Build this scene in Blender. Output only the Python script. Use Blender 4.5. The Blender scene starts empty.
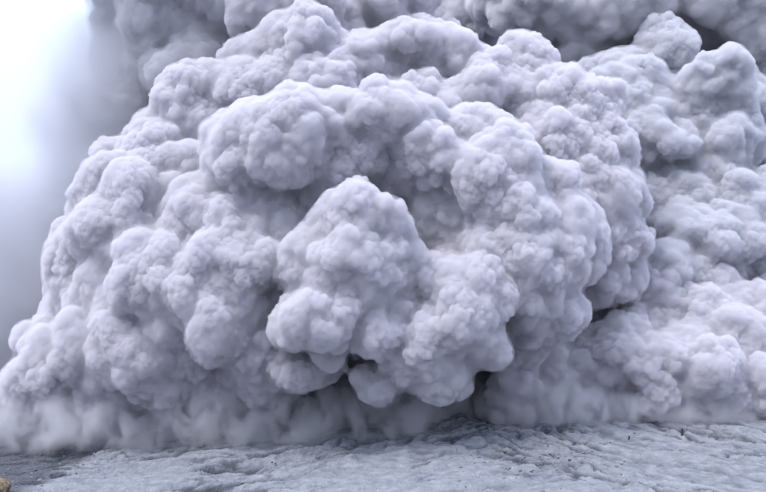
import bpy, math, random
import numpy as np

# ---------------------------------------------------------------- camera, sky, sun, exposure
scene = bpy.context.scene
col = scene.collection
F_PX, CX, CY = 821.0, 383.0, 246.0          # focal length and centre in photograph pixels
CAM_H, PITCH = 15.0, math.atan(154.0 / 821.0)
cam_d = bpy.data.cameras.new('camera')
cam_d.sensor_width = 36.0
cam_d.lens = 36.0 * F_PX / 766.0
cam_d.clip_start, cam_d.clip_end = 0.5, 20000.0
cam = bpy.data.objects.new('camera', cam_d)
col.objects.link(cam)
cam.location = (0, 0, CAM_H)
cam.rotation_euler = (math.pi / 2 + PITCH, 0, 0)
scene.camera = cam

SUN_EL, SUN_AZ = math.radians(58), math.radians(228)     # azimuth clockwise from +Y (the view direction)
world = bpy.data.worlds.new('World')
scene.world = world
world.use_nodes = True
wn = world.node_tree
OVERCAST = 17.0                              # zenith radiance of the overcast before the background strength
bg = wn.nodes['Background']
sky = wn.nodes.new('ShaderNodeTexSky')
sky.sky_type = 'NISHITA'
sky.sun_disc = False
sky.sun_elevation, sky.sun_rotation = SUN_EL, SUN_AZ
sky.altitude = 1200
sky.air_density, sky.dust_density, sky.ozone_density = 1.0, 4.0, 1.0
# an even overcast in front of the clear sky: three times brighter overhead than at the horizon (CIE overcast)
tc = wn.nodes.new('ShaderNodeTexCoord')
sx = wn.nodes.new('ShaderNodeSeparateXYZ')
wn.links.new(tc.outputs['Generated'], sx.inputs[0])
mz = wn.nodes.new('ShaderNodeMath'); mz.operation = 'MAXIMUM'; mz.inputs[1].default_value = 0.0
wn.links.new(sx.outputs['Z'], mz.inputs[0])
md = wn.nodes.new('ShaderNodeMath'); md.operation = 'MULTIPLY_ADD'
md.inputs[1].default_value, md.inputs[2].default_value = 2.0 * OVERCAST / 3.0, OVERCAST / 3.0
wn.links.new(mz.outputs[0], md.inputs[0])
cl_ = wn.nodes.new('ShaderNodeVectorMath'); cl_.operation = 'SCALE'
cl_.inputs[0].default_value = (0.80, 0.905, 1.15)
wn.links.new(md.outputs[0], cl_.inputs['Scale'])
mxw = wn.nodes.new('ShaderNodeMix'); mxw.data_type = 'RGBA'
mxw.inputs['Factor'].default_value = 0.8
wn.links.new(sky.outputs[0], mxw.inputs['A'])
wn.links.new(cl_.outputs[0], mxw.inputs['B'])
wn.links.new(mxw.outputs['Result'], bg.inputs['Color'])
bg.inputs['Strength'].default_value = 0.13

sun_d = bpy.data.lights.new('sun', 'SUN')
sun_d.energy, sun_d.angle, sun_d.color = 2.4, math.radians(26), (1.0, 0.97, 0.95)
sun = bpy.data.objects.new('sun', sun_d)
col.objects.link(sun)
sun.location = (-120, -120, 300)
_sd = np.array([math.sin(SUN_AZ) * math.cos(SUN_EL), math.cos(SUN_AZ) * math.cos(SUN_EL), math.sin(SUN_EL)])
from mathutils import Matrix, Vector
sun.rotation_euler = Vector(-_sd).to_track_quat('-Z', 'Y').to_euler()

vs = scene.view_settings
vs.view_transform, vs.look, vs.gamma, vs.use_curve_mapping = 'Standard', 'None', 1.0, False
vs.exposure = 0.24
cy = scene.cycles
cy.max_bounces, cy.diffuse_bounces, cy.volume_bounces, cy.transparent_max_bounces = 10, 5, 6, 8
cy.use_denoising = True


# ---------------------------------------------------------------- helpers
def pix(x, y, Y):
    """World point on the ray through photo pixel (x, y) at distance Y along the ground axis."""
    dx, dz = (x - CX) / F_PX, (CY - y) / F_PX
    cp, sp = math.cos(PITCH), math.sin(PITCH)
    dy_, dz_ = cp - sp * dz, sp + cp * dz
    return np.array([dx / dy_ * Y, Y, CAM_H + dz_ / dy_ * Y])


def rnd(ix, iy, iz, s):
    """hash of integer lattice -> [0,1)"""
    h = (ix.astype(np.uint32) * np.uint32(73856093)) ^ (iy.astype(np.uint32) * np.uint32(19349663)) \
        ^ (iz.astype(np.uint32) * np.uint32(83492791)) ^ np.uint32((s * 2654435761) & 0xffffffff)
    h ^= h >> np.uint32(15); h *= np.uint32(0x2c1b3c6d)
    h ^= h >> np.uint32(12); h *= np.uint32(0x297a2d39)
    h ^= h >> np.uint32(15)
    return h.astype(np.float32) * np.float32(1.0 / 4294967296.0)


ROT = np.array([[0.36, 0.48, -0.8], [-0.8, 0.6, 0.0], [0.48, 0.64, 0.6]])


def puffs(p, seed, wide=False, crumple=0.75):
    """Cauliflower bumps: the upper envelope of balls of uneven size jittered on a (turned) lattice."""
    p = p @ ROT
    if crumple:                                             # crumpled, not spherical
        p = p + crumple * (np.stack([vnoise(p * 1.45 + 5.2 * a, seed + 201 + a) for a in range(3)], 1) - 0.5)
    i0 = np.floor(p if wide else p - 0.5).astype(np.int32)
    f = (p - i0).astype(np.float32)
    best = np.zeros(len(p), np.float32)
    steps = (-1, 0, 1) if wide else (0, 1)
    js, jo = (1.0, 0.0) if wide else (0.5, 0.25)
    rs, ro = (0.46, 0.42) if wide else (0.28, 0.47)
    for dx in steps:
        for dy in steps:
            for dz in steps:
                ix, iy, iz = i0[:, 0] + dx, i0[:, 1] + dy, i0[:, 2] + dz
                a = rnd(ix, iy, iz, seed) * js + jo
                b = rnd(ix, iy, iz, seed + 17) * js + jo
                c = rnd(ix, iy, iz, seed + 31) * js + jo
                r = rnd(ix, iy, iz, seed + 47) * rs + ro
                d2 = (dx + a - f[:, 0]) ** 2 + (dy + b - f[:, 1]) ** 2 + (dz + c - f[:, 2]) ** 2
                np.maximum(best, r * r - d2, out=best)
    return np.sqrt(best)


def vnoise(p, seed):
    """smooth value noise, 0..1"""
    i0 = np.floor(p).astype(np.int32)
    f = (p - i0).astype(np.float32)
    u = f * f * f * (f * (f * 6 - 15) + 10)
    out = 0
    for dx in (0, 1):
        for dy in (0, 1):
            for dz in (0, 1):
                w = (u[:, 0] if dx else 1 - u[:, 0]) * (u[:, 1] if dy else 1 - u[:, 1]) * (u[:, 2] if dz else 1 - u[:, 2])
                out = out + w * rnd(i0[:, 0] + dx, i0[:, 1] + dy, i0[:, 2] + dz, seed)
    return out


def fbm(p, seed, octaves=4, gain=0.5):
    s, a, t = 0, 1.0, 0
    for k in range(octaves):
        s = s + a * vnoise(p * (2.03 ** k), seed + 7 * k)
        t += a
        a *= gain
    return s / t


def ico(level):
    g = (1 + 5 ** 0.5) / 2
    v = np.array([(-1, g, 0), (1, g, 0), (-1, -g, 0), (1, -g, 0), (0, -1, g), (0, 1, g), (0, -1, -g), (0, 1, -g),
                  (g, 0, -1), (g, 0, 1), (-g, 0, -1), (-g, 0, 1)], float)
    f = np.array([(0, 11, 5), (0, 5, 1), (0, 1, 7), (0, 7, 10), (0, 10, 11), (1, 5, 9), (5, 11, 4), (11, 10, 2),
                  (10, 7, 6), (7, 1, 8), (3, 9, 4), (3, 4, 2), (3, 2, 6), (3, 6, 8), (3, 8, 9), (4, 9, 5),
                  (2, 4, 11), (6, 2, 10), (8, 6, 7), (9, 8, 1)])
    v /= np.linalg.norm(v, axis=1)[:, None]
    for _ in range(level):
        v, f = refine(v, f)
        v /= np.linalg.norm(v, axis=1)[:, None]
    return v, f


def refine(v, f, mask=None):
    """split the masked triangles into four"""
    keep = f[:0] if mask is None else f[~mask]
    g = f if mask is None else f[mask]
    e = np.sort(np.concatenate([g[:, [0, 1]], g[:, [1, 2]], g[:, [2, 0]]]), axis=1)
    key = e[:, 0].astype(np.int64) * len(v) + e[:, 1]
    uk, inv = np.unique(key, return_inverse=True)
    mid = 0.5 * (v[uk // len(v)] + v[uk % len(v)])
    n = len(g)
    a, b, c = inv[:n] + len(v), inv[n:2 * n] + len(v), inv[2 * n:] + len(v)
    nf = np.concatenate([np.stack([g[:, 0], a, c], 1), np.stack([a, g[:, 1], b], 1),
                         np.stack([c, b, g[:, 2]], 1), np.stack([a, b, c], 1), keep])
    return np.concatenate([v, mid]), nf


def normals(v, f):
    fn = np.cross(v[f[:, 1]] - v[f[:, 0]], v[f[:, 2]] - v[f[:, 0]])
    n = np.zeros_like(v)
    for k in range(3):
        for a in range(3):
            n[:, a] += np.bincount(f[:, k], fn[:, a], len(v))
    return n / np.maximum(np.linalg.norm(n, axis=1), 1e-9)[:, None]


def compact(v, f):
    used = np.zeros(len(v), bool)
    used[f.ravel()] = True
    idx = np.cumsum(used) - 1
    return v[used], idx[f]


def mesh_from(name, v, f, mat=None, smooth=True):
    me = bpy.data.meshes.new(name)
    k = f.shape[1]
    me.vertices.add(len(v)); me.vertices.foreach_set('co', v.astype(np.float32).ravel())
    me.loops.add(f.size); me.loops.foreach_set('vertex_index', f.astype(np.int32).ravel())
    me.polygons.add(len(f))
    me.polygons.foreach_set('loop_start', np.arange(0, f.size, k, dtype=np.int32))
    me.update(calc_edges=True)
    if smooth:
        me.polygons.foreach_set('use_smooth', np.ones(len(f), bool))
    if mat:
        me.materials.append(mat)
    return me


def link(name, me, parent=None, loc=(0, 0, 0)):
    o = bpy.data.objects.new(name, me)
    col.objects.link(o)
    o.location = loc
    if parent:
        o.parent = parent
    return o


def tag(o, label=None, cat=None, group=None, kind=None):
    for k, v_ in (('label', label), ('category', cat), ('group', group), ('kind', kind)):
        if v_:
            o[k] = v_
    return o


# ---------------------------------------------------------------- materials
def mat_ash(name, c1, c2, scale=0.05):
    m = bpy.data.materials.new(name)
    m.use_nodes = True
    n, l = m.node_tree.nodes, m.node_tree.links
    b = n['Principled BSDF']
    b.inputs['Roughness'].default_value = 1.0
    b.inputs['Specular IOR Level'].default_value = 0.0
    geo = n.new('ShaderNodeNewGeometry')
    nz = n.new('ShaderNodeTexNoise')
    nz.inputs['Scale'].default_value = scale
    nz.inputs['Detail'].default_value = 5
    l.new(geo.outputs['Position'], nz.inputs['Vector'])
    rp = n.new('ShaderNodeValToRGB')
    rp.color_ramp.elements[0].position, rp.color_ramp.elements[1].position = 0.35, 0.65
    rp.color_ramp.elements[0].color, rp.color_ramp.elements[1].color = (*c1, 1), (*c2, 1)
    l.new(nz.outputs['Fac'], rp.inputs['Fac'])
    l.new(rp.outputs['Color'], b.inputs['Base Color'])
    return m


def mat_volume(name, color, density, aniso=0.0):
    m = bpy.data.materials.new(name)
    m.use_nodes = True
    n, l = m.node_tree.nodes, m.node_tree.links
    n.remove(n['Principled BSDF'])
    v = n.new('ShaderNodeVolumePrincipled')
    v.inputs['Color'].default_value = (*color, 1)
    v.inputs['Density'].default_value = density
    v.inputs['Anisotropy'].default_value = aniso
    l.new(v.outputs[0], n['Material Output'].inputs['Volume'])
    return m


M_ASH = mat_ash('ash_pale', (0.44, 0.405, 0.415), (0.52, 0.485, 0.49))
M_ASH_SHADED = mat_ash('ash_grey_shaded', (0.35, 0.343, 0.36), (0.42, 0.412, 0.43))  # darker copy of the pale ash, the column's shade put into its colour


def mat_drift(name, color, density, scale, lo, hi, stretch=(1, 1, 1), edge=0.55, aniso=0.0):
    """uneven thin ash: noise thinned out towards the rim of its own unit ball"""
    m = bpy.data.materials.new(name)
    m.use_nodes = True
    n, l = m.node_tree.nodes, m.node_tree.links
    n.remove(n['Principled BSDF'])
    tc_ = n.new('ShaderNodeTexCoord')
    ln = n.new('ShaderNodeVectorMath'); ln.operation = 'LENGTH'
    l.new(tc_.outputs['Object'], ln.inputs[0])
    fo = n.new('ShaderNodeMapRange'); fo.interpolation_type = 'SMOOTHSTEP'
    fo.inputs['From Min'].default_value, fo.inputs['From Max'].default_value = 1.0, 1.0 - edge
    l.new(ln.outputs['Value'], fo.inputs['Value'])
    geo = n.new('ShaderNodeNewGeometry')
    mp = n.new('ShaderNodeVectorMath'); mp.operation = 'MULTIPLY'
    mp.inputs[1].default_value = stretch
    l.new(geo.outputs['Position'], mp.inputs[0])
    nz = n.new('ShaderNodeTexNoise')
    nz.inputs['Scale'].default_value, nz.inputs['Detail'].default_value = scale, 3
    nz.inputs['Distortion'].default_value = 0.6
    l.new(mp.outputs[0], nz.inputs['Vector'])
    mr = n.new('ShaderNodeMapRange')
    mr.inputs['From Min'].default_value, mr.inputs['From Max'].default_value = lo, hi
    l.new(nz.outputs['Fac'], mr.inputs['Value'])
    mu = n.new('ShaderNodeMath'); mu.operation = 'MULTIPLY'
    l.new(fo.outputs[0], mu.inputs[0]); l.new(mr.outputs[0], mu.inputs[1])
    m2 = n.new('ShaderNodeMath'); m2.operation = 'MULTIPLY'; m2.inputs[1].default_value = density
    l.new(mu.outputs[0], m2.inputs[0])
    v = n.new('ShaderNodeVolumePrincipled')
    v.inputs['Color'].default_value = (*color, 1)
    v.inputs['Anisotropy'].default_value = aniso
    l.new(m2.outputs[0], v.inputs['Density'])
    l.new(v.outputs[0], n['Material Output'].inputs['Volume'])
    return m


# ---------------------------------------------------------------- ground
def ground_z(x, y):
    """Large form of the ash slope: falls towards the viewer, rises to the right, with a low mound before
    the hollow and the cone of the volcano behind."""
    z = -3.4 + 3.8 / (1 + np.exp(-(x + 30) / 22.0)) + 0.9 / (1 + np.exp(-(x - 52) / 18.0))
    d = 292.0 - y
    fall = np.where(d > 0, 0.2 * 110 * (1 - np.exp(-np.maximum(d, 0) / 110.0)), 0.10 * d)
    z = z - fall
    z = z + 1.3 * np.exp(-((x - 36) / 20) ** 2 - ((y - 280) / 9) ** 2)
    r = np.sqrt((x - 230) ** 2 + (y - 850) ** 2)
    z = z + 0.42 * (np.sqrt((520 - r) ** 2 + 40 ** 2) + (520 - r))
    return z


def spread(a, b, step, lo, hi, grow=1.25):
    """fine even steps on [a, b], growing steps out to lo and hi"""
    mid = np.arange(a, b + step, step)
    up, s_ = [mid[-1]], step
    while up[-1] < hi:
        s_ *= grow
        up.append(up[-1] + s_)
    dn, s_ = [mid[0]], step
    while dn[-1] > lo:
        s_ *= grow
        dn.append(dn[-1] - s_)
    return np.array(dn[:0:-1] + list(mid) + up[1:])


def ground_relief(x, y):
    """rills, ledges and crusts of fresh ash over lava blocks; also returns where dark rock and painted gully shade lie"""
    z0 = np.zeros(len(x))
    P = lambda a, b, c=0.0: np.stack([a, b, z0 + c], 1)
    wx = 14 * (fbm(P(x / 40, y / 40), 5, 4) - 0.5)
    wy = 14 * (fbm(P(x / 40, y / 40, 7), 6, 4) - 0.5)
    # rills run down to the lower right on the right-hand slope, low scarps cross the left
    k = 1 / (1 + np.exp(-(x - 34) / 7))

    def rills(deg, sd):
        an = math.radians(deg)
        u = (x - 40) * math.cos(an) - (y - 255) * math.sin(an) + wx
        v = (x - 40) * math.sin(an) + (y - 255) * math.cos(an) + wy
        r1 = fbm(P(u / 46, v / 10.0), 11 + sd, 4, 0.5)
        r2 = fbm(P(u / 16, v / 4.6, 3), 23 + sd, 4, 0.5)
        st = np.tanh((fbm(P(u / 34, v / 11, 5), 31 + sd, 5, 0.6) - 0.5) / 0.03)           # crust edges
        return np.exp(-((r1 - 0.5) / 0.045) ** 2), np.exp(-((r2 - 0.5) / 0.05) ** 2), st

    g1, g2, step = (k * a + (1 - k) * b for a, b in zip(rills(50, 0), rills(-28, 100)))
    patch = np.clip((fbm(P(x / 24, y / 30, 9), 41, 3) - 0.42) / 0.16, 0, 1)
    left = np.clip((-93 - x + 6 * (fbm(P(x / 9, y / 9, 2), 88, 3) - 0.5)) / 7, 0, 1)
    mid = np.clip(1.6 * np.exp(-((x - 50) / 15) ** 2 - ((y - 250) / 22) ** 2), 0, 1)
    right = 1 / (1 + np.exp(-(x - 62) / 8))
    rough = np.clip(0.35 + 0.5 * patch + 0.6 * left + 0.55 * mid + 0.25 * right, 0, 1.3)
    big = puffs(P(x / 9 + wx / 20, y / 12 + wy / 20, 1.5), 3, True)
    lumps = puffs(P(x / 4.0 + wx / 9, y / 5.0 + wy / 9, 2.5), 13, True)
    small = puffs(P(x / 1.7, y / 2.0, 1.5), 9, True)
    z = 2.4 * (fbm(P(x / 30, y / 40), 51, 3) - 0.5) + 0.7 * step * (0.4 + 0.6 * patch)
    z = z - (0.45 + 0.65 * patch + 0.4 * right) * 1.2 * g1 - rough * 0.8 * g2
    crag = 1 - np.abs(2 * fbm(P(x / 5 + wx / 6, y / 6 + wy / 6, 4), 57, 5, 0.6) - 1) * 2
    z = z + 0.8 * big + rough * (0.35 * lumps + 0.25 * crag + 0.12 * small) + 0.22 * crag + 0.5 * (1 - np.abs(2 * fbm(P(x / 2.2, y / 3.0, 8), 59, 3, 0.6) - 1) * 2) * rough * 0.5
    rock_shade = np.clip(0.95 * g1 * np.clip(patch ** 0.5 + 0.5 * right, 0, 1) + 0.8 * g2 * rough * np.clip(patch + mid + left + 0.6 * right, 0, 1) + 0.8 * left + 0.1 * mid, 0, 1)  # shade painted into gullies and rills; the left side is dark rock
    return z, rock_shade


def mat_ground():
    m = bpy.data.materials.new('ash_plain')
    m.use_nodes = True
    n, l = m.node_tree.nodes, m.node_tree.links
    b = n['Principled BSDF']
    b.inputs['Roughness'].default_value = 0.95
    b.inputs['Specular IOR Level'].default_value = 0.1
    geo = n.new('ShaderNodeNewGeometry')
    nz = n.new('ShaderNodeTexNoise')
    nz.inputs['Scale'].default_value, nz.inputs['Detail'].default_value = 0.25, 8
    nz.inputs['Roughness'].default_value = 0.65
    l.new(geo.outputs['Position'], nz.inputs['Vector'])
    rp = n.new('ShaderNodeValToRGB')
    e = rp.color_ramp.elements
    e[0].position, e[0].color = 0.32, (0.17, 0.178, 0.208, 1)
    e[1].position, e[1].color = 0.66, (0.29, 0.30, 0.325, 1)
    l.new(nz.outputs['Fac'], rp.inputs['Fac'])
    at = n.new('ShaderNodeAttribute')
    at.attribute_name = 'rock_and_shade'
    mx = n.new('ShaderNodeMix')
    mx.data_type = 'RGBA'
    mx.inputs['B'].default_value = (0.065, 0.07, 0.082, 1)  # dark rock colour, also used as painted shade along the gullies
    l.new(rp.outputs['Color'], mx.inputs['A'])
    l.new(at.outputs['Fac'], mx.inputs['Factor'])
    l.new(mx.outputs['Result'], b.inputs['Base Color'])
    bp = n.new('ShaderNodeBump')
    bp.inputs['Strength'].default_value, bp.inputs['Distance'].default_value = 0.85, 0.8
    nz2 = n.new('ShaderNodeTexNoise')
    nz2.inputs['Scale'].default_value, nz2.inputs['Detail'].default_value = 1.1, 9
    l.new(geo.outputs['Position'], nz2.inputs['Vector'])
    l.new(nz2.outputs['Fac'], bp.inputs['Height'])
    l.new(bp.outputs['Normal'], b.inputs['Normal'])
    return m


gx = spread(-122, 150, 0.40, -3000, 3000)
gy = spread(204, 318, 0.5, -400, 6000)
GX, GY = np.meshgrid(gx, gy)
X, Y_ = GX.ravel(), GY.ravel()
rz, rock_shade = ground_relief(X, Y_)
fade = np.clip(1.3 - np.maximum(np.abs(X - 14) - 136, np.abs(Y_ - 259) - 63) / 60, 0.0, 1)
Z = ground_z(X, Y_) + rz * fade
Z = Z + 18 * (fbm(np.stack([X / 45, Y_ / 45, X * 0], 1), 77, 4) - 0.5) * np.clip((Y_ - 360) / 100, 0, 1)
nx, ny = len(gx), len(gy)
ii = (np.arange(ny - 1)[:, None] * nx + np.arange(nx - 1)[None, :]).ravel()
gme = mesh_from('ground', np.stack([X, Y_, Z], 1), np.stack([ii, ii + 1, ii + nx + 1, ii + nx], 1), mat_ground())
att = gme.attributes.new('rock_and_shade', 'FLOAT', 'POINT')
att.data.foreach_set('value', np.maximum(rock_shade * fade, np.clip((Y_ - 360) / 80, 0, 0.8)).astype(np.float32))
ground = tag(link('ground', gme), kind='structure')


# ---------------------------------------------------------------- ash clouds
UNIT, UNIT_F = ico(5)
CORE_N, CORE_F = 10 * 4 ** 3 + 2, ico(3)[1]                  # the first vertices of the finer ball are the coarser one
CAMP = np.array([0, 0, CAM_H])


FRINGE, FRINGE_DENSITY, FRINGE_COLOR = 2.5, 0.62, (0.880, 0.863, 0.901)      # thickness in metres and density of a cloud's thin outer skin
M_FRINGE = mat_volume('ash_fringe', FRINGE_COLOR, FRINGE_DENSITY)


FEATHER_DENSITY = 0.12


class Cloud:
    def __init__(self, name, label, lobes, mat, amp=1.0, detail=3, fringe=1.0, voxel=0.78, density=None, color=None, feather=1.0):
        self.feather = feather
        self.feather_mat = mat_volume('ash_feather', color or FRINGE_COLOR, FEATHER_DENSITY / feather)
        self.fringe_mat = mat_volume('ash_fringe', color or FRINGE_COLOR, density) if density else M_FRINGE
        self.voxel = voxel
        self.fringe = fringe
        self.name, self.label, self.mat, self.amp, self.detail = name, label, mat, amp, detail
        self.lobes = []
        for (x, y, rx, ry, Y, *st) in lobes:
            c = pix(x, y, Y)
            s = np.linalg.norm(c - CAMP) / F_PX
            self.lobes.append((c, np.array([rx * s, min(1.25 * max(rx, ry), 0.5 * (rx + ry) * 1.1) * s, ry * s]), st[0] if st else 1.0))




def inside_any(v, skip, lobes, shrink):
    m = np.zeros(len(v), bool)
    for j, (c, r, _) in enumerate(lobes):
        if j == skip:
            continue
        q = (v - c) / (r * shrink)
        m |= (q * q).sum(1) < 1
    return m


OCT = [(19.0, 5.4), (8.4, 5.0), (4.0, 3.4), (2.4, 1.55), (1.1, 0.16)]      # puff spacing and height in metres


def warp(v):
    """one slow turbulence for all clouds, so that no lobe stays an egg"""
    out = v.copy()
    for a in range(3):
        out[:, a] += 22.0 * (fbm(v / 26.0, 601 + 19 * a, 2) - 0.5) + 11.0 * (vnoise(v / 11.0, 661 + 19 * a) - 0.5)
    return out


def calm(v, wl, seed):
    """some stretches of a cloud are smooth, others finely curdled"""
    return (0.5 + 0.8 * np.clip((fbm(v / (wl * 4.5), seed, 2) - 0.34) / 0.32, 0, 1))[:, None]


def build_cloud(cl, all_lobes, base_index, seed0):
    root = bpy.data.objects.new(cl.name, None)
    col.objects.link(root)
    cs = np.array([lb[0] for lb in cl.lobes])
    root.location = (float(cs[:, 0].mean()), float(cs[:, 1].mean()), float(ground_z(cs[:, 0].mean(), cs[:, 1].mean())))
    tag(root, cl.label, 'ash cloud')
    tris = 0
    hull_v, feather_v, hull_f, hull_n = [], [], [], 0
    for i, (c, r, stretch) in enumerate(cl.lobes):
        rm = r.mean()
        sc = min(1.2, max(0.6, rm / 15.0)) * cl.amp
        st = np.array([1.0, 1.0, stretch])
        rel = UNIT * np.maximum(r - (0.5 * OCT[0][1] + 0.5 * OCT[1][1] + 0.3 * OCT[2][1]) * sc, 0.45 * r) + c   # unwarped, for the burial test
        v, f = warp(rel) - (warp(c[None]) - c), UNIT_F
        for k in (0, 1, 2):
            n = normals(v, f)
            wl, am = OCT[k]
            h = puffs(v * st / (wl * max(sc, 0.7)) + i * 3.7, seed0 + 101 * k, wide=True)[:, None] * am * sc * (1.0 if stretch == 1 else 0.8)
            if k == 2:
                h = h * calm(v, wl, 73)
                mid = v.mean(0)
                core = mid + (v[:CORE_N] - mid) * (1 - min(0.5, FRINGE * cl.fringe / rm))
            v = v + n * h
            rel = rel + n * h
        amt = 0.25 + 0.9 * np.clip((fbm(v / 9.0, 411, 2) - 0.34) / 0.34, 0, 1) + 0.5 * puffs(v / 3.6, 419)
        feather_v.append(v + normals(v, f) * (amt * cl.feather)[:, None])
        hull_v.append(v); hull_f.append(f + hull_n); hull_n += len(v)
        # the dense core lies a little under the thin skin
        v, f = core, CORE_F
        buried = inside_any(rel[:CORE_N], base_index + i, all_lobes, 0.72)
        f = f[~buried[f].all(1)]
        if len(f) == 0:
            continue
        v, f = compact(v, f)
        me = mesh_from('billow', v - root.location, f, cl.mat)
        link('billow', me, root)
        tris += len(f)
    # the thin outer skin of the cloud: a closed curdled hull round all its lobes filled with even thin ash
    me = mesh_from('hull', np.concatenate(hull_v), np.concatenate(hull_f))
    tmp = bpy.data.objects.new('hull', me)
    col.objects.link(tmp)
    md_ = tmp.modifiers.new('remesh', 'REMESH')
    md_.mode, md_.voxel_size = 'VOXEL', cl.voxel
    dg = bpy.context.evaluated_depsgraph_get()
    hm = bpy.data.meshes.new_from_object(tmp.evaluated_get(dg))
    bpy.data.objects.remove(tmp)
    v = np.empty(len(hm.vertices) * 3, np.float32); hm.vertices.foreach_get('co', v); v = v.reshape(-1, 3).astype(float)
    f = np.empty(len(hm.polygons) * 4, np.int32); hm.loops.foreach_get('vertex_index', f); f = f.reshape(-1, 4)
    for k in range(3, cl.detail + 1):
        n = normals(v, np.concatenate([f[:, :3], f[:, [0, 2, 3]]]))
        wl, am = OCT[k]
        v = v + n * (puffs(v / (wl * cl.amp), seed0 + 101 * k)[:, None] * am * cl.amp * calm(v, wl, 70 + k))
    hm.vertices.foreach_set('co', (v - np.array(root.location)).astype(np.float32).ravel())
    hm.update()
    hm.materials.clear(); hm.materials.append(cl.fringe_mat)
    tag(link('ash_fringe', hm, root), kind='stuff')
    # and a still thinner, uneven breath of ash outside it, so that the edges feather out
    me = mesh_from('hull', np.concatenate(feather_v), np.concatenate(hull_f))
    tmp = bpy.data.objects.new('hull', me)
    col.objects.link(tmp)
    md_ = tmp.modifiers.new('remesh', 'REMESH')
    md_.mode, md_.voxel_size = 'VOXEL', 2.0
    dg = bpy.context.evaluated_depsgraph_get()
    hm = bpy.data.meshes.new_from_object(tmp.evaluated_get(dg))
    bpy.data.objects.remove(tmp)
    hm.transform(Matrix.Translation(-root.location))
    hm.materials.clear(); hm.materials.append(cl.feather_mat)
    tag(link('ash_feather', hm, root), kind='stuff')
    return root


FRONT = [
    # bulging lobes in the middle of the face
    (343, 228, 50, 36, 271), (346, 268, 54, 46, 263), (318, 315, 42, 36, 265), (372, 318, 40, 42, 268),
    (335, 345, 36, 20, 270),
    (466, 282, 38, 36, 269), (452, 328, 44, 42, 265), (436, 370, 36, 28, 269), (397, 376, 32, 22, 271), (478, 350, 26, 28, 268),
    # crown of the dome
    (300, 132, 68, 44, 285), (366, 126, 62, 38, 285), (246, 158, 54, 46, 285), (425, 158, 52, 46, 289),
    (335, 165, 60, 36, 290), (388, 196, 46, 42, 297),
    # right-hand shoulder
    (497, 142, 28, 26, 290), (495, 172, 44, 46, 282), (516, 214, 54, 58, 277), (538, 256, 36, 50, 278), (500, 256, 46, 46, 283),
    (444, 222, 42, 44, 291), (415, 262, 36, 44, 292), (528, 300, 40, 46, 289),
    # broad masses that the lobes swell out of
    (335, 185, 122, 90, 326), (508, 225, 76, 88, 318), (180, 275, 112, 98, 328), (118, 330, 62, 84, 322), (240, 330, 110, 56, 320), (425, 300, 92, 76, 314), (528, 290, 42, 56, 312), (514, 344, 30, 30, 304), (302, 366, 34, 24, 284),
    # left-hand flank
    (285, 232, 38, 52, 290, 0.58), (212, 214, 68, 56, 293, 0.58), (160, 212, 50, 42, 303, 0.58), (128, 242, 46, 50, 301, 0.58), (112, 292, 42, 52, 301, 0.58),
    (168, 288, 62, 68, 291, 0.58), (238, 285, 58, 66, 288, 0.58), (200, 336, 66, 42, 284, 0.58), (266, 352, 46, 34, 281, 0.58), (132, 350, 46, 46, 292, 0.58),
    (152, 186, 55, 28, 309, 0.58), (92, 345, 36, 42, 298, 0.58), (62, 382, 36, 46, 298, 0.58), (28, 402, 34, 46, 300, 0.58), (-8, 425, 34, 40, 300, 0.58),
    (42, 338, 26, 28, 309, 0.58), (102, 412, 48, 38, 295, 0.58), (310, 374, 42, 20, 282, 0.58), (240, 374, 34, 20, 288, 0.58), (165, 380, 46, 28, 292, 0.58),
    # the shaded body underneath
    (200, 420, 120, 50, 338), (360, 410, 90, 60, 340), (470, 400, 70, 60, 337),
]
CROWN = [
    (122, 168, 24, 26, 323), (150, 150, 36, 30, 321), (172, 120, 30, 28, 323), (202, 96, 34, 28, 325), (210, 132, 42, 36, 320),
    (235, 84, 30, 28, 327), (262, 60, 36, 28, 328), (312, 58, 46, 32, 327), (256, 98, 42, 36, 323), (360, 66, 42, 30, 326),
    (398, 60, 46, 34, 327), (440, 68, 40, 30, 329), (482, 92, 44, 34, 323), (526, 62, 32, 30, 326), (546, 92, 46, 40, 321),
    (420, 100, 46, 30, 319), (460, 112, 42, 26, 317), (592, 116, 38, 44, 321), (594, 166, 44, 48, 317), (614, 190, 30, 38, 317),
    (590, 216, 40, 46, 315), (558, 150, 46, 42, 315), (588, 262, 36, 40, 318), (195, 166, 42, 26, 315), (330, 90, 50, 30, 321),
]
SUMMIT = [
    (335, 18, 60, 34, 352), (385, 12, 52, 28, 352), (292, 18, 44, 34, 356), (425, 36, 40, 22, 346), (340, -25, 90, 40, 366),
]
DARKCOL = [
    (165, 30, 46, 58, 380), (215, 18, 58, 52, 374), (152, 84, 38, 48, 384), (255, 20, 40, 40, 368), (192, 82, 50, 46, 376),
    (138, 132, 38, 40, 388), (132, 10, 30, 60, 392), (190, -40, 90, 50, 384), (195, -95, 130, 70, 376), (150, -170, 150, 80, 370),  # topmost lobes, out of view, are added overhead to shade the column
]
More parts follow.
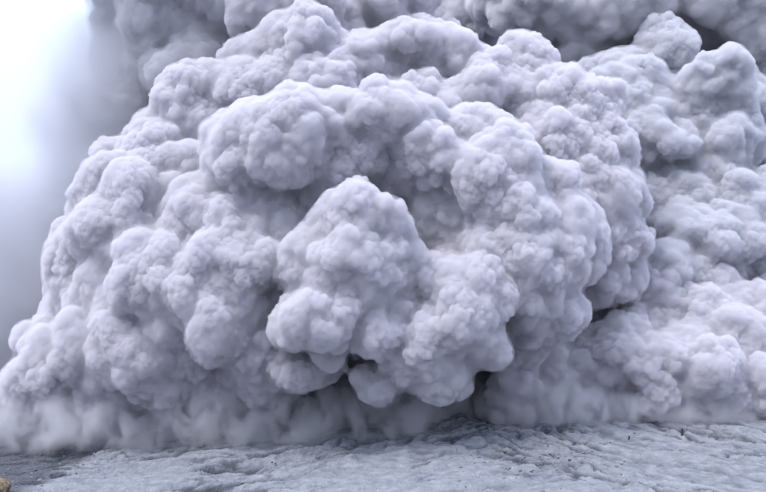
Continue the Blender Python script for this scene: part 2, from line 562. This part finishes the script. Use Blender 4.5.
RIGHT = [
    (692, 132, 80, 64, 392, 1.45), (700, 230, 90, 70, 372, 1.45),
    (650, 98, 44, 38, 364, 1.45), (697, 112, 46, 44, 364, 1.45), (660, 134, 50, 40, 358, 1.45), (714, 150, 42, 40, 362, 1.45), (750, 200, 36, 40, 358, 1.45),
    (704, 192, 54, 36, 350, 1.45), (660, 216, 40, 44, 348, 1.45), (722, 234, 50, 42, 346, 1.45), (682, 262, 50, 46, 341, 1.45), (640, 274, 42, 42, 341, 1.45),
    (752, 290, 42, 50, 344, 1.45), (630, 314, 42, 32, 338, 1.45), (618, 84, 36, 32, 374, 1.45), (660, 66, 40, 30, 376, 1.45), (772, 240, 30, 40, 358, 1.45), (778, 168, 36, 44, 372, 1.45), (600, 330, 40, 36, 346, 1.45),
]
ROLL = [
    (660, 370, 110, 50, 336),
    (556, 372, 34, 42, 314), (598, 366, 34, 36, 310), (638, 372, 36, 38, 308), (684, 366, 40, 40, 306), (728, 366, 36, 40, 306),
    (768, 382, 36, 46, 308), (702, 316, 54, 40, 320), (655, 332, 42, 28, 318), (746, 328, 42, 36, 322), (520, 400, 38, 42, 315),
    (576, 408, 32, 26, 309), (622, 410, 30, 24, 306), (664, 408, 32, 26, 304), (708, 410, 32, 26, 303), (750, 412, 32, 26, 303),
    (540, 424, 28, 22, 310), (612, 338, 26, 22, 312), (690, 340, 30, 24, 309), (735, 338, 26, 22, 309),
]
HIGH = [
    (552, 2, 52, 34, 402), (612, 22, 52, 42, 404), (672, 20, 50, 36, 402), (716, 6, 54, 40, 396), (764, 24, 48, 46, 392), (508, -6, 38, 26, 412),
    (748, 92, 40, 34, 424), (780, 150, 40, 50, 424), (810, -40, 60, 54, 398), (468, 6, 46, 44, 470), (580, 44, 36, 26, 410), (745, 58, 36, 26, 404),
]
FARBANK = [
    (75, 225, 50, 44, 440), (25, 250, 64, 48, 440), (-40, 300, 70, 60, 455), (60, 320, 70, 60, 445), (0, 360, 80, 50, 440),
]
CLOUDS = [
    Cloud('ash_cloud', 'pale billowing ash dome bulging over the ash plain with overhanging cauliflower lobes', FRONT, M_ASH),
    Cloud('ash_cloud', 'ring of tight pale ash billows rising just behind the bulging front dome', CROWN, M_ASH),
    Cloud('ash_cloud', 'small pale ash plume capping the billows above the dome', SUMMIT, M_ASH, voxel=1.3),
    Cloud('ash_cloud', 'shaded grey ash column beside the bright white sky', DARKCOL, M_ASH_SHADED, detail=3, fringe=1.6, voxel=1.2, density=0.34, color=(0.815, 0.808, 0.842), feather=3.0),  # skin colour lowered as well, to paint in the column's shade
    Cloud('ash_cloud', 'stacked grey ash billows climbing the slope beside the dome', RIGHT, M_ASH, voxel=0.9, density=0.6, color=(0.858, 0.855, 0.892), feather=1.2),
    Cloud('ash_cloud', 'low rolling ash surge hugging the ash slope beside the dark hollow', ROLL, M_ASH),
    Cloud('ash_cloud', 'soft grey ash bank half hidden in mist beyond the dome', FARBANK, M_ASH_SHADED, detail=2, fringe=3.0, voxel=1.8, density=0.12, color=(0.85, 0.85, 0.88), feather=4.0),
    Cloud('ash_cloud', 'smooth blue grey ash veil drifting high behind the stacked billows', HIGH, M_ASH, detail=3, fringe=1.8, voxel=1.1, density=0.36, color=(0.892, 0.886, 0.915), feather=1.5),
]
ALL = [lb for cl in CLOUDS for lb in cl.lobes]
bi = 0
for ci, cl in enumerate(CLOUDS):
    build_cloud(cl, ALL, bi, 1000 + 313 * ci)
    bi += len(cl.lobes)


# ---------------------------------------------------------------- thin ash and mist
UV3, UF3 = ico(3)


def drift(name, label, cat, centre, radii, mat):
    o = link(name, mesh_from(name, UV3 * 1.02, UF3, mat), None, tuple(float(a) for a in centre))
    o.scale = radii
    return tag(o, label, cat, kind='stuff')


M_MIST = mat_drift('mist', (0.81, 0.815, 0.86), 0.5, 0.018, 0.28, 0.60, edge=0.9)
M_THIN = mat_drift('thin_mist', (0.83, 0.835, 0.875), 0.3, 0.03, 0.28, 0.62, edge=1.0)
M_DUST = mat_drift('dust', (0.86, 0.85, 0.88), 0.5, 0.12, 0.44, 0.62, (1, 1, 0.75), edge=0.9)
drift('mist_bank', 'pale blue mist hanging beside the ash dome below the bright sky', 'mist', pix(0, 300, 395), (105, 55, 74), M_MIST)
drift('mist_bank', 'thin mist clinging to the edge of the shaded ash column', 'mist', pix(104, 130, 372), (48, 26, 84), M_THIN)
drift('dust_skirt', 'thin grey dust rolling out from under the overhanging dome', 'dust', pix(235, 426, 293), (84, 17, 22), M_DUST)
drift('dust_skirt', 'narrow dust curtain hanging beside the dark hollow', 'dust', pix(402, 420, 288), (13, 10, 15), M_DUST)
drift('dust_skirt', 'thin dust spilling over the mound beside the dark hollow', 'dust', pix(560, 408, 297), (30, 14, 12), M_DUST)
drift('dust_skirt', 'thin dust along the foot of the low rolling surge', 'dust', pix(690, 412, 296), (46, 12, 9), M_DUST)
drift('dust_skirt', 'thin dust at the foot of the dome beside dark rocky ground', 'dust', pix(50, 425, 284), (36, 12, 13), M_DUST)


# ---------------------------------------------------------------- things on the ground
def relief_at(x, y):
    z, _ = ground_relief(np.array([float(x)]), np.array([float(y)]))
    return float(ground_z(x, y) + z[0])


def on_ground(px, py):
    """first point of the ground met by the ray through a photo pixel"""
    for Y in np.arange(205.0, 330.0, 0.25):
        p = pix(px, py, Y)
        if p[2] <= relief_at(p[0], Y):
            return p
    return pix(px, py, 300.0)


def mat_plain(name, c1, c2, scale, bump=0.0):
    m = mat_ash(name, c1, c2, scale)
    if bump:
        n, l = m.node_tree.nodes, m.node_tree.links
        bp = n.new('ShaderNodeBump')
        bp.inputs['Strength'].default_value, bp.inputs['Distance'].default_value = bump, 0.2
        l.new(n['Noise Texture'].outputs['Fac'], bp.inputs['Height'])
        l.new(bp.outputs['Normal'], n['Principled BSDF'].inputs['Normal'])
    return m


def rock_mesh(name, level, seed, mat, radii=(1, 1, 1)):
    v, f = ico(level)
    rg = np.random.default_rng(seed)
    for _ in range(9):                                      # plane cuts give a broken, blocky stone
        d = rg.normal(size=3); d /= np.linalg.norm(d)
        h = v @ d
        cut = rg.uniform(0.55, 0.85)
        v = v - np.maximum(h - cut, 0)[:, None] * d
    v = v * (1 + 0.16 * (fbm(v * 2.2 + seed, 900 + seed, 3)[:, None] - 0.5))
    return mesh_from(name, v * np.array(radii), f, mat, smooth=False)


M_TAN = mat_plain('tan_rock', (0.12, 0.09, 0.065), (0.27, 0.21, 0.15), 1.6, 1.0)
M_STONE = mat_plain('dark_rock', (0.14, 0.142, 0.155), (0.24, 0.24, 0.25), 0.8, 0.6)
M_CHAR = mat_plain('charred_wood', (0.025, 0.024, 0.024), (0.07, 0.066, 0.062), 2.5, 0.6)

p = pix(-1, 494, 226)
bz = relief_at(p[0], p[1])
rock = link('boulder', rock_mesh('boulder', 4, 5, M_TAN, (3.4, 2.6, max(2.6, (pix(2, 477, 226)[2] - bz) * 0.8))), None, (float(p[0]), 226.0, float(bz + 0.8)))
tag(rock, 'tan weathered boulder beside the dark rocky ground', 'boulder')


def stump(px, py, height, width, label, seed):
    """a snapped, charred trunk: leaning, tapered, ragged at the break, with stubs of branches"""
    g = on_ground(px, py)
    root = bpy.data.objects.new('charred_stump', None)
    col.objects.link(root)
    root.location = (float(g[0]), float(g[1]), relief_at(g[0], g[1]) - 0.15)
    tag(root, label, 'stump', 'charred stumps on the ash slope')
    rg = np.random.default_rng(seed)

    def limb(a, b, r0, r1, rag):
        a, b = np.array(a, float), np.array(b, float)
        ax = (b - a) / np.linalg.norm(b - a)
        s1 = np.cross(ax, (0.3, 0.9, 0.2)); s1 /= np.linalg.norm(s1)
        s2 = np.cross(ax, s1)
        K, R = 10, 9
        vv = []
        for j in range(R):
            t = j / (R - 1)
            for i in range(K):
                an = 2 * math.pi * i / K
                rr = (r0 + (r1 - r0) * t) * (1 + 0.35 * max(0, 0.18 - t) / 0.18) * rg.uniform(0.88, 1.12)
                tt = t + (rag * rg.uniform(-0.5, 1) if j == R - 1 else 0)
                vv.append(a + (b - a) * tt + (s1 * math.cos(an) + s2 * math.sin(an)) * rr)
        vv.append(b - (b - a) * 0.06)
        ff = [(j * K + i, j * K + (i + 1) % K, (j + 1) * K + (i + 1) % K) for j in range(R - 1) for i in range(K)]
        ff += [(j * K + i, (j + 1) * K + (i + 1) % K, (j + 1) * K + i) for j in range(R - 1) for i in range(K)]
        ff += [((R - 1) * K + i, (R - 1) * K + (i + 1) % K, R * K) for i in range(K)]
        return np.array(vv), np.array(ff)

    v, f = limb((0, 0, 0), (0.12 * height, 0, height), width * 0.55, width * 0.36, 0.12)
    link('trunk', mesh_from('trunk', v, f, M_CHAR, False), root)
    for (t, dx, dz) in ((0.62, 0.5, 0.28), (0.78, -0.42, 0.22)):
        b0 = np.array([0.12 * height * t, 0, height * t])
        v, f = limb(b0, b0 + np.array([dx, -0.1, dz]) * height * 0.34, width * 0.16, width * 0.08, 0.2)
        link('branch', mesh_from('branch', v, f, M_CHAR, False), root)


stump(682, 435, 2.1, 0.7, 'taller charred tree stump standing on the ash slope below the rolling surge', 3)
stump(629, 439, 1.1, 0.5, 'shorter charred tree stump standing on the ash slope below the rolling surge', 4)

# broken stones lying on the crust, far too many and small to count
base_rocks = []
for k in range(6):
    v, f = ico(1)
    rg = np.random.default_rng(40 + k)
    base_rocks.append((v * rg.uniform(0.75, 1.15, (len(v), 1)) * np.array([1, 0.9, 0.7]), f))
rg = np.random.default_rng(8)
N = 700
cx_ = np.concatenate([rg.normal(50, 13, 380), rg.uniform(-118, 140, 100), rg.uniform(-120, -90, 220)])
cy_ = np.concatenate([rg.normal(252, 14, 380), rg.uniform(205, 300, 100), rg.uniform(212, 290, 220)])
rz_, br_ = ground_relief(cx_, cy_)
cz_ = ground_z(cx_, cy_) + rz_
VV, FF, off = [], [], 0
for k in range(N):
    v, f = base_rocks[k % 6]
    a = rg.uniform(0, 6.28)
    sz = 0.12 + 0.5 * rg.random() ** 3.5 + (0.5 if rg.random() < 0.012 else 0)
    R = np.array([[math.cos(a), -math.sin(a), 0], [math.sin(a), math.cos(a), 0], [0, 0, 1]])
    VV.append(v @ R.T * sz + np.array([cx_[k], cy_[k], cz_[k] + 0.15 * sz])); FF.append(f + off); off += len(v)
rub = link('rubble', mesh_from('rubble', np.concatenate(VV), np.concatenate(FF), M_STONE, False))
tag(rub, 'loose dark stones strewn over the ash crust', 'rubble', kind='stuff')
